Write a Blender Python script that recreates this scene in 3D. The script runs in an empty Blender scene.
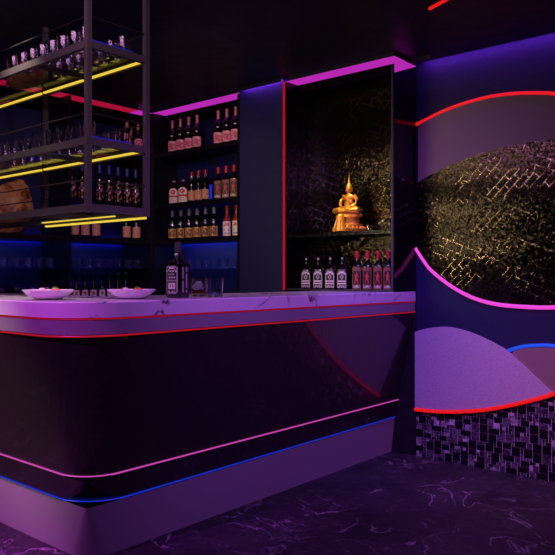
import bpy, math, random
from math import pi, sin, cos
from mathutils import Vector, Matrix

random.seed(7)
SC = bpy.context.scene
COL = SC.collection

# ------------------------------------------------------------------ basics
def lin(h):
    h = h.lstrip('#')
    out = []
    for i in (0, 2, 4):
        c = int(h[i:i+2], 16) / 255.0
        out.append(c / 12.92 if c <= 0.04045 else ((c + 0.055) / 1.055) ** 2.4)
    return (out[0], out[1], out[2], 1.0)

def base_mat(name, col, rough=0.5, metal=0.0, emit=None, es=0.0, trans=0.0, coat=0.0, ior=1.45, spec=0.5):
    m = bpy.data.materials.new(name)
    m.use_nodes = True
    b = m.node_tree.nodes['Principled BSDF']
    c = lin(col) if isinstance(col, str) else tuple(col) + (1.0,)
    b.inputs['Base Color'].default_value = c
    b.inputs['Roughness'].default_value = rough
    b.inputs['Metallic'].default_value = metal
    b.inputs['IOR'].default_value = ior
    b.inputs['Specular IOR Level'].default_value = spec
    b.inputs['Transmission Weight'].default_value = trans
    b.inputs['Coat Weight'].default_value = coat
    b.inputs['Coat Roughness'].default_value = 0.05
    if emit is not None:
        b.inputs['Emission Color'].default_value = lin(emit) if isinstance(emit, str) else tuple(emit) + (1.0,)
        b.inputs['Emission Strength'].default_value = es
    return m

class N:
    """tiny node helper"""
    def __init__(s, m):
        s.t = m.node_tree; s.b = s.t.nodes['Principled BSDF']
        s.tc = s.t.nodes.new('ShaderNodeTexCoord')
    def new(s, kind, **kw):
        n = s.t.nodes.new(kind)
        for k, v in kw.items():
            if hasattr(n, k): setattr(n, k, v)
            else: n.inputs[k.replace('_', ' ')].default_value = v
        return n
    def link(s, a, b): s.t.links.new(a, b)
    def coord(s, scale=(1, 1, 1), rot=(0, 0, 0), src='Object'):
        mp = s.t.nodes.new('ShaderNodeMapping')
        mp.inputs['Scale'].default_value = scale
        mp.inputs['Rotation'].default_value = rot
        s.link(s.tc.outputs[src], mp.inputs['Vector'])
        return mp.outputs['Vector']
    def ramp(s, fac, stops):
        r = s.t.nodes.new('ShaderNodeValToRGB')
        e = r.color_ramp.elements
        while len(e) > 1: e.remove(e[-1])
        e[0].position = stops[0][0]; e[0].color = stops[0][1]
        for p, c in stops[1:]:
            x = e.new(p); x.color = c
        s.link(fac, r.inputs['Fac'])
        return r.outputs['Color']
    def bump(s, h, strength=0.3, dist=0.01, normal=None):
        b = s.t.nodes.new('ShaderNodeBump')
        b.inputs['Strength'].default_value = strength
        b.inputs['Distance'].default_value = dist
        s.link(h, b.inputs['Height'])
        if normal is not None: s.link(normal, b.inputs['Normal'])
        return b.outputs['Normal']

def g(v): return (v, v, v, 1)

# camera frame -------------------------------------------------------------
TH = math.radians(40.5)
FW = Vector((-sin(TH), cos(TH), 0)); RT = Vector((cos(TH), sin(TH), 0))
H, F, HY, CX = 1.2, 694.0, 276.0, 277.5
def ray(px):
    return FW + RT * ((px - CX) / F)
def onY(px, py, Y):
    d = ray(px); s = Y / d.y
    return Vector((d.x * s, Y, H - (py - HY) * s / F))
def onX(px, py, X):
    d = ray(px); s = X / d.x
    return Vector((X, d.y * s, H - (py - HY) * s / F))

# ------------------------------------------------------------------ mesh builder
class MB:
    def __init__(s): s.v = []; s.f = []; s.mi = []
    def add(s, vs, fs, mi=0):
        o = len(s.v); s.v += [tuple(v) for v in vs]
        for f in fs: s.f.append(tuple(i + o for i in f)); s.mi.append(mi)
        return s
    def box(s, x0, x1, y0, y1, z0, z1, mi=0):
        v = [(x0,y0,z0),(x1,y0,z0),(x1,y1,z0),(x0,y1,z0),(x0,y0,z1),(x1,y0,z1),(x1,y1,z1),(x0,y1,z1)]
        return s.add(v, [(0,3,2,1),(4,5,6,7),(0,1,5,4),(1,2,6,5),(2,3,7,6),(3,0,4,7)], mi)
    def loft(s, rings, mi=0, cap=True, close=True):
        n = len(rings[0]); vs = [p for r in rings for p in r]; fs = []
        for k in range(len(rings) - 1):
            for i in range(n if close else n - 1):
                j = (i + 1) % n
                fs.append((k*n+i, k*n+j, (k+1)*n+j, (k+1)*n+i))
        if cap:
            fs.append(tuple(range(n))[::-1]); fs.append(tuple((len(rings)-1)*n+i for i in range(n)))
        return s.add(vs, fs, mi)
    def lathe(s, prof, n=20, sq=2.0, mi=0, cx=0, cy=0, z=0, sx=1, sy=1):
        rings = []
        for r, h in prof:
            ring = []
            for i in range(n):
                t = 2*pi*(i+.5)/n
                k = 1.0
                if sq != 2.0 and r > 0:
                    k = (abs(cos(t))**sq + abs(sin(t))**sq) ** (-1/sq)
                ring.append((cx + r*k*cos(t)*sx, cy + r*k*sin(t)*sy, z + h))
            rings.append(ring)
        return s.loft(rings, mi, cap=True)
    def tube(s, pts, r, n=6, mi=0, closed=False):
        pts = [Vector(p) for p in pts]; rings = []
        m = len(pts)
        for i, p in enumerate(pts):
            a = pts[i-1] if i > 0 else (pts[-1] if closed else p)
            b = pts[(i+1) % m] if (i < m-1 or closed) else p
            d = (b - a).normalized()
            up = Vector((0,0,1)) if abs(d.z) < .9 else Vector((1,0,0))
            u = d.cross(up).normalized(); w = u.cross(d)
            rr = r[i] if isinstance(r, (list, tuple)) else r
            rings.append([tuple(p + (u*cos(2*pi*k/n) + w*sin(2*pi*k/n))*rr) for k in range(n)])
        if closed: rings.append(rings[0])
        return s.loft(rings, mi, cap=not closed)
    def ell(s, c, rad, mi=0, nu=16, nv=10):
        rings = []
        for j in range(nv+1):
            ph = -pi/2 + pi*j/nv
            rr = max(cos(ph), .02)
            rings.append([(c[0]+rad[0]*rr*cos(2*pi*i/nu), c[1]+rad[1]*rr*sin(2*pi*i/nu), c[2]+rad[2]*sin(ph)) for i in range(nu)])
        return s.loft(rings, mi)
    def xzprism(s, poly, y0, y1, mi=0):
        n = len(poly)
        vs = [(x, y0, z) for x, z in poly] + [(x, y1, z) for x, z in poly]
        fs = [tuple(range(n)), tuple(range(2*n-1, n-1, -1))]
        for i in range(n):
            j = (i+1) % n; fs.append((i, i+n, j+n, j))
        return s.add(vs, fs, mi)
    def build(s, name, mats, parent=None, smooth=True, angle=35, kind=None, bevel=0):
        me = bpy.data.meshes.new(name)
        me.from_pydata(s.v, [], s.f)
        if not isinstance(mats, (list, tuple)): mats = [mats]
        for m in mats: me.materials.append(m)
        me.polygons.foreach_set('material_index', s.mi)
        if smooth:
            me.polygons.foreach_set('use_smooth', [True]*len(s.f))
            me.set_sharp_from_angle(angle=math.radians(angle))
        me.validate(); me.update()
        o = bpy.data.objects.new(name, me); COL.objects.link(o)
        if parent is not None: o.parent = parent
        if kind: o['kind'] = kind
        if bevel:
            b = o.modifiers.new('bevel', 'BEVEL'); b.width = bevel; b.segments = 2; b.limit_method = 'ANGLE'
        import bmesh
        bm = bmesh.new(); bm.from_mesh(me); bmesh.ops.recalc_face_normals(bm, faces=bm.faces); bm.to_mesh(me); bm.free()
        return o

def tag(o, label=None, cat=None, group=None, kind=None):
    if label: o['label'] = label
    if cat: o['category'] = cat
    if group: o['group'] = group
    if kind: o['kind'] = kind
    return o
def empty(name, loc, rz=0):
    o = bpy.data.objects.new(name, None); COL.objects.link(o)
    o.location = loc; o.rotation_euler = (0, 0, rz); o.empty_display_size = .05
    return o
KIDS = {}
def copy_tree(o, parent=None):
    c = o.copy(); COL.objects.link(c)
    if parent is not None: c.parent = parent
    for ch in [x for x in bpy.data.objects if x.parent == o]:
        copy_tree(ch, c)
    return c
USED = set()
def place(proto, loc, rz, label, cat, group):
    if proto.name in USED: o = copy_tree(proto)
    else: o = proto; USED.add(proto.name)
    o.location = loc; o.rotation_euler = (0, 0, rz)
    tag(o, label, cat, group)
    return o
ORD = ['first','second','third','fourth','fifth','sixth','seventh','eighth','ninth','tenth','eleventh','twelfth','thirteenth','fourteenth','fifteenth']

# ------------------------------------------------------------------ materials
M = {}
def rough_noise(m, scale, lo, hi, bump=0.0, dist=.004, detail=4):
    n = N(m)
    no = n.new('ShaderNodeTexNoise', Scale=scale, Detail=detail)
    n.link(n.coord(), no.inputs['Vector'])
    r = n.ramp(no.outputs['Fac'], [(.3, g(lo)), (.7, g(hi))])
    n.link(r, n.b.inputs['Roughness'])
    if bump: n.link(n.bump(no.outputs['Fac'], bump, dist), n.b.inputs['Normal'])
    return m

M['wall_navy'] = rough_noise(base_mat('wall_navy', '#13143f', .6), 60, .5, .7, .15, .002)
M['wall_dark'] = rough_noise(base_mat('wall_dark', '#15131c', .6), 30, .5, .7)
M['ceiling'] = rough_noise(base_mat('ceiling_black', '#171929', .45), 12, .4, .55)
M['ceiling2'] = rough_noise(base_mat('ceiling_panel', '#241a2a', .45), 12, .4, .55)
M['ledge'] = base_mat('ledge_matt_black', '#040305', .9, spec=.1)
M['black'] = rough_noise(base_mat('black_lacquer', '#08070b', .25), 25, .2, .35)
M['cab'] = rough_noise(base_mat('shelf_black', '#0b0a12', .35), 25, .3, .45)
M['backp'] = rough_noise(base_mat('shelf_back_blue', '#10144a', .5), 25, .45, .6)
M['metal'] = rough_noise(base_mat('rack_metal', '#504a4c', .5, .3), 40, .45, .6)
M['wire'] = base_mat('wire', '#4a4446', .35, .8)
M['gold'] = rough_noise(base_mat('gilt', '#f6b644', .34, .65), 70, .25, .45, .3, .002)
M['gold2'] = rough_noise(base_mat('old_gilt', '#c08428', .45, .4), 60, .35, .5, .4, .003)
M['glass'] = base_mat('clear_glass', '#ffffff', .03, trans=1.0, ior=1.45)
M['shelfglass'] = base_mat('shelf_glass', '#e8eef8', .0, trans=1.0, ior=1.05)
M['chrome'] = base_mat('steel', '#c8c4c8', .25, 1.0)
M['cork'] = base_mat('frame_grey', '#3a3640', .45, .4)
M['porcelain'] = base_mat('porcelain', '#f0ece8', .25, coat=.5)

def led(name, col, s):
    return base_mat('led_' + name, '#101010', .4, emit=col, es=s)
M['led_red'] = led('red', (1, .012, .012), .75)
M['led_red3'] = led('red_deep', (1, .01, .03), .28)
M['led_red2'] = led('red_dim', (1, .015, .035), .38)
M['led_pink'] = led('pink', (1.0, .075, .80), .85)
M['led_pink2'] = led('pink_dim', (1.0, .11, .70), .55)
M['led_blue'] = led('blue', (.008, .09, 1), .8)
M['led_blue2'] = led('blue_dim', (.008, .05, 1), .5)
M['led_rack_blue'] = led('rack_blue', (.02, .02, 1.0), .35)  # blue reflection on the rack beams, given as emissive colour
M['led_yellow'] = led('yellow', (1.0, .72, .08), .85)
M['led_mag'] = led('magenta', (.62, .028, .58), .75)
M['led_magred'] = led('magenta_red', (.62, .008, .06), .6)
M['led_deep'] = led('deep_blue', (.01, .03, 1.0), 14)

# marble worktop
def marble(name, a, b, scale, vein, rough, width=.03):
    m = base_mat(name, a, rough, coat=.3)
    n = N(m)
    no = n.new('ShaderNodeTexNoise', Scale=scale, Detail=6, Distortion=.8)
    v = n.coord()
    n.link(v, no.inputs['Vector'])
    sub = n.new('ShaderNodeMath', operation='SUBTRACT'); sub.inputs[1].default_value = .5
    n.link(no.outputs['Fac'], sub.inputs[0])
    ab = n.new('ShaderNodeMath', operation='ABSOLUTE'); n.link(sub.outputs[0], ab.inputs[0])
    no2 = n.new('ShaderNodeTexNoise', Scale=scale*.7, Detail=2)
    n.link(v, no2.inputs['Vector'])
    ms = n.ramp(no2.outputs['Fac'], [(.46, g(0)), (.56, g(1))])
    ve = n.ramp(ab.outputs[0], [(0, g(1)), (width*.4, g(.5)), (width, g(0))])
    mu = n.new('ShaderNodeMath', operation='MULTIPLY'); n.link(ms, mu.inputs[0]); n.link(ve, mu.inputs[1])
    mx = n.new('ShaderNodeMix', data_type='RGBA')
    mx.inputs[6].default_value = lin(a); mx.inputs[7].default_value = lin(b)
    n.link(mu.outputs[0], mx.inputs[0]); n.link(mx.outputs[2], n.b.inputs['Base Color'])
    return m, n, mx
M['marble'] = marble('marble_white', '#d8d2d2', '#2c2230', 2.6, 1, .25, .022)[0]
M['apron'] = rough_noise(base_mat('apron_grey', '#8c8488', .4), 30, .3, .5)
M['plinth'] = rough_noise(base_mat('plinth_satin', '#93898f', .38), 8, .3, .5)

# floor : dark marble tiles
def floor_mat():
    m, n, mx = marble('floor_marble', '#29262b', '#958d95', 3.4, 1, .3, .012)
    no = n.new('ShaderNodeTexNoise', Scale=5.0, Detail=8, Distortion=1.5); n.link(n.coord(), no.inputs['Vector'])
    sub = n.new('ShaderNodeMath', operation='SUBTRACT'); sub.inputs[1].default_value = .5; n.link(no.outputs['Fac'], sub.inputs[0])
    ab = n.new('ShaderNodeMath', operation='ABSOLUTE'); n.link(sub.outputs[0], ab.inputs[0])
    ve = n.ramp(ab.outputs[0], [(0, g(.30)), (.012, g(0))])
    mx2 = n.new('ShaderNodeMix', data_type='RGBA'); n.link(ve, mx2.inputs[0]); n.link(mx.outputs[2], mx2.inputs[6]); mx2.inputs[7].default_value = lin('#7c747e')
    no3 = n.new('ShaderNodeTexNoise', Scale=3.0, Detail=6); n.link(n.coord(), no3.inputs['Vector'])
    bl = n.ramp(no3.outputs['Fac'], [(.3, g(.45)), (.7, g(1.3))])
    mm = n.new('ShaderNodeMix', data_type='RGBA', blend_type='MULTIPLY'); mm.inputs[0].default_value = 1
    n.link(mx2.outputs[2], mm.inputs[6]); n.link(bl, mm.inputs[7])
    br = n.new('ShaderNodeTexBrick', Scale=1.0); br.offset = 0.0
    br.inputs['Brick Width'].default_value = .8; br.inputs['Row Height'].default_value = .8
    br.inputs['Mortar Size'].default_value = .003; br.inputs['Mortar Smooth'].default_value = 0
    br.inputs['Color1'].default_value = g(1); br.inputs['Color2'].default_value = g(1); br.inputs['Mortar'].default_value = g(.25)
    n.link(n.coord(), br.inputs['Vector'])
    m3 = n.new('ShaderNodeMix', data_type='RGBA', blend_type='MULTIPLY'); m3.inputs[0].default_value = 1
    n.link(mm.outputs[2], m3.inputs[6]); n.link(br.outputs['Color'], m3.inputs[7])
    n.link(m3.outputs[2], n.b.inputs['Base Color'])
    rr = n.ramp(no3.outputs['Fac'], [(.3, g(.48)), (.7, g(.62))]); n.link(rr, n.b.inputs['Roughness'])
    return m
M['floor'] = floor_mat()
M['floor'].node_tree.nodes['Principled BSDF'].inputs['Coat Weight'].default_value = 0

# hammered dark glossy counter panel
def hammered(name, col, rough, scale, strength, dist, metal=.2):
    m = base_mat(name, col, rough, metal)
    n = N(m)
    no = n.new('ShaderNodeTexNoise', Scale=scale, Detail=3, Distortion=.6); n.link(n.coord(), no.inputs['Vector'])
    no2 = n.new('ShaderNodeTexNoise', Scale=scale*6, Detail=2); n.link(n.coord(), no2.inputs['Vector'])
    ad = n.new('ShaderNodeMath', operation='MULTIPLY_ADD'); ad.inputs[1].default_value = .18
    n.link(no2.outputs['Fac'], ad.inputs[0]); n.link(no.outputs['Fac'], ad.inputs[2])
    n.link(n.bump(ad.outputs[0], strength, dist), n.b.inputs['Normal'])
    return m
M['counter'] = hammered('counter_dark_panel', '#33282e', .36, 26, .6, .006, .35); M['counter'].node_tree.nodes['Principled BSDF'].inputs['Coat Weight'].default_value = .8
M['mirror_dark'] = hammered('dark_mirror', '#1c141c', .08, 6, .04, .002, .6)

# relief panel : black glossy chevron / hexagon pattern with glittering grain
def relief(name, axis_rot):
    m = base_mat(name, '#4a4440', .16, .95)
    n = N(m)
    v = n.coord(rot=axis_rot)
    def bricks(w, h, off, rot2, sc=1):
        mp = n.new('ShaderNodeMapping'); mp.inputs['Rotation'].default_value = (0, 0, rot2)
        n.link(v, mp.inputs['Vector'])
        br = n.new('ShaderNodeTexBrick', Scale=sc); br.offset = off
        br.inputs['Brick Width'].default_value = w; br.inputs['Row Height'].default_value = h
        br.inputs['Mortar Size'].default_value = .004; br.inputs['Mortar Smooth'].default_value = .2
        br.inputs['Color1'].default_value = g(0); br.inputs['Color2'].default_value = g(0); br.inputs['Mortar'].default_value = g(1)
        n.link(mp.outputs['Vector'], br.inputs['Vector'])
        return br.outputs['Fac']
    a = bricks(.085, .042, .5, pi/4)
    b = bricks(.11, .055, .33, -pi/4+.4)
    msk = n.new('ShaderNodeTexNoise', Scale=5.0, Detail=1); n.link(v, msk.inputs['Vector'])
    k = n.ramp(msk.outputs['Fac'], [(.46, g(0)), (.5, g(1))])
    mxf = n.new('ShaderNodeMix', data_type='FLOAT'); n.link(k, mxf.inputs[0]); n.link(a, mxf.inputs[2]); n.link(b, mxf.inputs[3])
    zn = n.new('ShaderNodeTexNoise', Scale=3.2, Detail=2, Distortion=.6); n.link(n.coord(scale=(1,1,2.2)), zn.inputs['Vector'])
    zr = n.ramp(zn.outputs['Fac'], [(.47, g(0)), (.53, g(1))])
    lm = n.new('ShaderNodeMath', operation='MULTIPLY'); n.link(mxf.outputs[0], lm.inputs[0]); n.link(zr, lm.inputs[1])
    vo = n.new('ShaderNodeTexVoronoi', Scale=130); n.link(v, vo.inputs['Vector'])
    su = n.t.nodes.new('ShaderNodeVectorMath'); su.operation = 'SUBTRACT'; su.inputs[1].default_value = (.5,.5,.5); n.link(vo.outputs['Color'], su.inputs[0])
    sc = n.t.nodes.new('ShaderNodeVectorMath'); sc.operation = 'MULTIPLY'; sc.inputs[1].default_value = (.28,.28,.055); n.link(su.outputs[0], sc.inputs[0])
    ge = n.t.nodes.new('ShaderNodeNewGeometry')
    ad = n.t.nodes.new('ShaderNodeVectorMath'); ad.operation = 'ADD'; n.link(ge.outputs['Normal'], ad.inputs[0]); n.link(sc.outputs[0], ad.inputs[1])
    # raised lines lean their own way
    li = n.t.nodes.new('ShaderNodeVectorMath'); li.operation = 'SCALE'; li.inputs[0].default_value = (-.05,0,.045); n.link(lm.outputs[0], li.inputs['Scale'])
    ad2 = n.t.nodes.new('ShaderNodeVectorMath'); ad2.operation = 'ADD'; n.link(ad.outputs[0], ad2.inputs[0]); n.link(li.outputs[0], ad2.inputs[1])
    nm = n.t.nodes.new('ShaderNodeVectorMath'); nm.operation = 'NORMALIZE'; n.link(ad2.outputs[0], nm.inputs[0])
    n.link(nm.outputs[0], n.b.inputs['Normal'])
    mc = n.new('ShaderNodeMix', data_type='RGBA'); n.link(lm.outputs[0], mc.inputs[0])
    mc.inputs[6].default_value = lin('#38322c'); mc.inputs[7].default_value = lin('#7a7064'); n.link(mc.outputs[2], n.b.inputs['Base Color'])
    return m
M['relief'] = relief('relief_black', (pi/2, 0, 0))

M['panel_grey'] = rough_noise(base_mat('panel_grey', '#98828e', .6), 90, .55, .7, .3, .001)
M['panel_white'] = None
def panel_white():
    m = base_mat('panel_white', '#b9a9b4', .6)
    n = N(m)
    no = n.new('ShaderNodeTexNoise', Scale=130, Detail=3); n.link(n.coord(), no.inputs['Vector'])
    c = n.ramp(no.outputs['Fac'], [(.35, lin('#a898a6')), (.65, lin('#bcaeba'))])
    n.link(c, n.b.inputs['Base Color'])
    n.link(n.bump(no.outputs['Fac'], .4, .003), n.b.inputs['Normal'])
    return m
M['panel_white'] = panel_white()
M['panel_brown'] = rough_noise(base_mat('panel_taupe', '#86706c', .6), 90, .55, .7, .3, .001)

def mosaic_marble(name, a, b, sc):
    m = base_mat(name, a, .3)
    n = N(m)
    no = n.new('ShaderNodeTexNoise', Scale=sc, Detail=5, Distortion=1); n.link(n.coord(), no.inputs['Vector'])
    c = n.ramp(no.outputs['Fac'], [(.35, lin(a)), (.62, lin(b))])
    n.link(c, n.b.inputs['Base Color'])
    return m
M['tile_black'] = base_mat('tile_black', '#0c0a10', .45)
M['tile_dark'] = mosaic_marble('tile_dark_marble', '#1a161e', '#5a5260', 22)
M['tile_silver'] = mosaic_marble('tile_silver', '#4c4650', '#b8b0bc', 18)
M['grout'] = base_mat('grout', '#c8c0cc', .6)

# rock
def rock_mat():
    m = base_mat('onyx_rock', '#a06a40', .5)
    n = N(m)
    no = n.new('ShaderNodeTexNoise', Scale=9, Detail=8, Distortion=1.2); n.link(n.coord(), no.inputs['Vector'])
    c = n.ramp(no.outputs['Fac'], [(.3, lin('#2a160e')), (.46, lin('#8a5430')), (.55, lin('#b08458')), (.66, lin('#a04c1c'))])
    n.link(c, n.b.inputs['Base Color'])
    n.link(n.bump(no.outputs['Fac'], .7, .03), n.b.inputs['Normal'])
    return m
M['rock'] = rock_mat()

# label / bottle colours
M['b_dark'] = base_mat('bottle_glass_dark', '#07080a', .08, coat=.6)
M['b_brown'] = base_mat('bottle_glass_brown', '#241008', .08, coat=.6)
M['b_red'] = base_mat('bottle_orange_red', '#8a2a1c', .2, coat=.5)
M['foil'] = base_mat('foil_pale_red', '#b07078', .35, .3)
M['foil_red'] = base_mat('foil_red', '#b02830', .35, .2)
M['foil_grey'] = base_mat('foil_grey', '#8a8288', .4, .2)
M['foil_blue'] = base_mat('foil_blue', '#40489a', .4, .2)
M['L_pink'] = base_mat('label_pink', '#e89aa8', .6)
M['L_rose'] = base_mat('label_rose', '#c04a68', .6)
M['L_white'] = base_mat('label_cream', '#e6dccb', .6)
M['L_grey'] = base_mat('label_grey', '#a8a29c', .6)
M['L_tan'] = base_mat('label_tan', '#c89468', .6)
M['L_gold'] = base_mat('label_gold', '#c8a058', .5, .2)
M['L_brown'] = base_mat('label_brown', '#7a4a2a', .6)
M['L_red'] = base_mat('label_red', '#c83028', .6)
M['L_black'] = base_mat('label_black', '#0c0b0c', .5)
M['L_salmon'] = base_mat('label_salmon', '#cf8a78', .6)
M['pearl'] = base_mat('metal_fleck', '#d8d4d0', .3, .6)
M['capg'] = base_mat('cap_gloss', '#5a5458', .25, .5)
LK = {'p':'L_pink','r':'L_rose','w':'L_white','g':'L_grey','t':'L_tan','o':'L_gold','b':'L_brown','R':'L_red','k':'L_black','s':'L_salmon'}

# ------------------------------------------------------------------ room shell
XL, XR, YF, YB, ZC = -5.12, 2.4, -2.4, 4.128, 2.63
def S(mb, name, m, kind='structure', **k): return mb.build(name, m, kind=kind, **k)
S(MB().box(XL-.1, XR+.1, YF-.1, YB+.15, -.1, 0), 'floor', M['floor'], smooth=False)
S(MB().box(XL-.1, XR+.1, YF-.1, YB+.15, ZC, ZC+.1), 'ceiling', M['ceiling'], smooth=False)
S(MB().box(XL-.1, XR+.1, YB, YB+.1, 0, ZC), 'wall_back', M['wall_navy'], smooth=False)
S(MB().box(XL-.1, XL, YF, YB, 0, ZC), 'wall_left', M['wall_dark'], smooth=False)
S(MB().box(XR, XR+.1, YF, YB, 0, ZC), 'wall_right', M['wall_dark'], smooth=False)
S(MB().box(XL-.1, XR+.1, YF-.1, YF, 0, ZC), 'wall_front', M['wall_dark'], smooth=False)

# pillar between shelves and niche
NX0, NX1 = -3.214, -2.306
PX0 = -3.665
YN = 3.846
S(MB().box(PX0, NX0-.012, YN, YB, 0, ZC), 'wall_pier', M['wall_navy'], smooth=False)
# valance lips hiding the cove light
S(MB().box(NX1+.002, XR, YB-.085, YB-.065, 2.6, ZC), 'trim_1', M['ceiling'], smooth=False)
S(MB().box(PX0+.03, NX0-.014, YN-.034, YN-.028, 2.6, ZC), 'trim_2', M['ceiling'], smooth=False)
# glowing soffit strips under the ceiling (front 13 cm above niche, back shelves, left shelves)
def soffit(name, x0, x1, y0, y1, m, nm='trim'):
    S(MB().box(x0, x1, y0, y1, 2.6, ZC), name, M['ceiling'], smooth=False)
XS = -4.70
t = empty('soffit_light', ((NX0+NX1)/2, YN+.065, 2.6)); tag(t, 'magenta glowing soffit strip along the top of the gilt statue niche', 'light')
MB().box(-(NX1-NX0)/2, (NX1-NX0)/2, -.065, .065, .003, ZC-2.6).build('housing', M['ceiling'], t, smooth=False)
MB().box(-(NX1-NX0)/2, (NX1-NX0)/2, -.065, .065, 0, .003).build('diffuser', M['led_mag'], t, smooth=False)
t = empty('soffit_light', ((XS+PX0)/2, YN+.065, 2.6)); tag(t, 'magenta glowing soffit strip above the back wall bottle shelves', 'light')
MB().box(-(PX0-XS)/2, (PX0-XS)/2, -.065, .065, .003, ZC-2.6).build('housing', M['ceiling'], t, smooth=False)
MB().box(-(PX0-XS)/2, (PX0-XS)/2, -.065, .065, 0, .003).build('diffuser', M['led_mag'], t, smooth=False)
t = empty('soffit_light', (XS-.07, 1.6, 2.6)); tag(t, 'red glowing soffit strip running above the left wall shelves', 'light')
MB().box(-.065, .065, -.63, YN-1.6-.15, .003, ZC-2.6).build('housing', M['ceiling'], t, smooth=False)
MB().box(-.065, .065, -.63, YN-1.6-.15, 0, .003).build('diffuser', M['led_magred'], t, smooth=False)
MB().box(-.065, .065, YN-1.6-.15, YN-1.6, 0, .003).build('end_diffuser', M['led_mag'], t, smooth=False)

# raised ceiling panel with the vertical looking edge and red line
a = onY(429.5, 57, 3.37)
def onZ(px, py, z):
    s = (H - z) * F / (py - HY); d = ray(px); return Vector((d.x*s, d.y*s, z))
p1, p2 = onZ(430, 60, 2.6), onZ(429.5, 8, 2.6)
p3 = onZ(446, -1, 2.6)
p4 = onZ(470, -14, 2.6)
poly = [p1, p2, p3, p4, Vector((1.2, p4.y, 2.6)), Vector((1.2, p1.y, 2.6))]
mb = MB(); n_ = len(poly)
mb.loft([[(p.x, p.y, 2.6) for p in poly], [(p.x, p.y, ZC) for p in poly]])
cp = mb.build('ceiling_panel', M['ceiling2'], smooth=False); tag(cp, 'dark dropped ceiling panel with red light on its near left edge', 'ceiling panel')
MB().tube([p2 + Vector((0,0,-.004)), p3 + Vector((0,0,-.004)), p4 + Vector((0,0,-.004))], .009).build('led_strip', M['led_red'], cp)

# ------------------------------------------------------------------ feature wall panels
def W(pts): return [onY(x, y, YB) for x, y in pts]
red_top = [(416.8,124.8),(441.9,112.3),(464.2,103.9),(489.4,97.2),(511.7,94.1),(531.3,93.3),(555,94.1),(590,99),(630,111),(680,134)]
dome = [(416.5,184),(436,172.5),(465,159.5),(490,151),(522.5,143.7),(555,139.7),(590,139),(630,143),(680,152)]
pink = [(416.5,248.2),(424,259.8),(432.4,270.5),(450.5,285),(472,296.8),(493.7,303.3),(519,306.2),(555,307),(590,302),(630,288),(680,258)]
white = [(416.5,331.7),(428,328.4),(444.7,326.7),(461.5,329.2),(481,336.2),(497.8,344.6),(509,351.3),(523,363.3),(539.7,379.2),(554.5,393.2)]
redlow = [(416.5,408.8),(436.3,410.8),(461.5,411),(486.6,409.1),(511.7,404.6),(534,399.3),(554.5,393.4)]
redext = [(590,380),(630,363),(680,341)]
blue = [(509,350.4),(523,346.5),(539.7,345.1),(555,345.7),(590,350),(630,360)]
def smooth_poly(P, sub=5):
    out = []
    for i in range(len(P)-1):
        a = P[max(i-1,0)]; b = P[i]; c = P[i+1]; d = P[min(i+2,len(P)-1)]
        for k in range(sub):
            t = k/sub
            out.append(tuple(.5*((2*b[j]) + (c[j]-a[j])*t + (2*a[j]-5*b[j]+4*c[j]-d[j])*t*t + (-a[j]+3*b[j]-3*c[j]+d[j])*t**3) for j in (0,1)))
    out.append(P[-1]); return out
def xz(P): return [(p.x, p.z) for p in W(smooth_poly(P))]
def wall_panel(top, bot, mat, name, label, th):
    A = xz(top); B = xz(bot)
    mb = MB(); 
    # strip between two curves sampled on common x
    xs = sorted(set([round(x,4) for x,_ in A] + [round(x,4) for x,_ in B]))
    x0 = max(A[0][0], B[0][0]); x1 = min(A[-1][0], B[-1][0]); xs = [x for x in xs if x0 <= x <= x1]
    def ev(P, x):
        for (a, za), (b, zb) in zip(P, P[1:]):
            if a <= x <= b: return za + (zb-za)*(x-a)/max(b-a,1e-9)
        return P[-1][1] if x > P[-1][0] else P[0][1]
    rings = []
    for x in xs:
        zt, zb = ev(A, x), ev(B, x)
        zt = max(zt, zb + .0005)
        rings.append([(x, YB-th, zb), (x, YB-th, zt), (x, YB-.001, zt), (x, YB-.001, zb)])
    mb.loft(rings)
    o = mb.build(name, mat, angle=30); tag(o, label, 'wall panel'); return o
def strip(P, y, r, mat, parent, name='led_strip'):
    pts = [(p.x, y, p.z) for p in W(smooth_poly(P))]
    return MB().tube(pts, r, 8).build(name, mat, parent)
pg = wall_panel(red_top, dome, M['panel_grey'], 'wall_panel', 'grey arched wall band under the upper red light line', .012)
strip(red_top, YB-.008, .0115, M['led_red'], pg)
ph = wall_panel(dome, pink, M['relief'], 'wall_panel', 'black glittering relief panel framed by a pink light curve', .016)
strip(pink, YB-.010, .0135, M['led_pink'], ph)
pw = wall_panel(white, redlow, M['panel_white'], 'wall_panel', 'pale wave shaped wall panel above the lower red light line', .022)
strip(redlow + redext, YB-.020, .0125, M['led_red'], pw)
pb = wall_panel(blue + [(680,380)], redlow[4:] + redext, M['panel_brown'], 'wall_panel', 'taupe wall panel under the short blue light curve', .012)
strip(blue, YB-.010, .0105, M['led_blue'], pb)

# mosaic dado, random rectangular tiles
mo = MB(); u = .0185
x_start = NX1 + .003; nx = int((1.0 - x_start) / u); nz = 29
mo.box(x_start, x_start + nx*u, YB-.004, YB-.0005, 0, nz*u+.02, 0)
grid = [[False]*nz for _ in range(nx)]
rnd = random.Random(3)
for i in range(nx):
    for k in range(nz):
        if grid[i][k]: continue
        for (w, h) in rnd.choice([[(3,3),(2,2),(1,1)], [(2,2),(1,1)], [(3,2),(2,1),(1,1)], [(1,2),(1,1)], [(2,1),(1,1)], [(3,3),(2,3),(1,1)], [(4,2),(1,1)], [(1,1)]]):
            if i+w <= nx and k+h <= nz and all(not grid[a][b] for a in range(i,i+w) for b in range(k,k+h)):
                for a in range(i,i+w):
                    for b in range(k,k+h): grid[a][b] = True
                big = w*h >= 6
                mi = rnd.choice([1,1,1,1,2]) if big else rnd.choice([1,2,2,2,3])
                e = .0018
                mo.box(x_start+i*u+e, x_start+(i+w)*u-e, YB-.0075, YB-.004, k*u+e, (k+h)*u-e, mi)
                break
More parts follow.
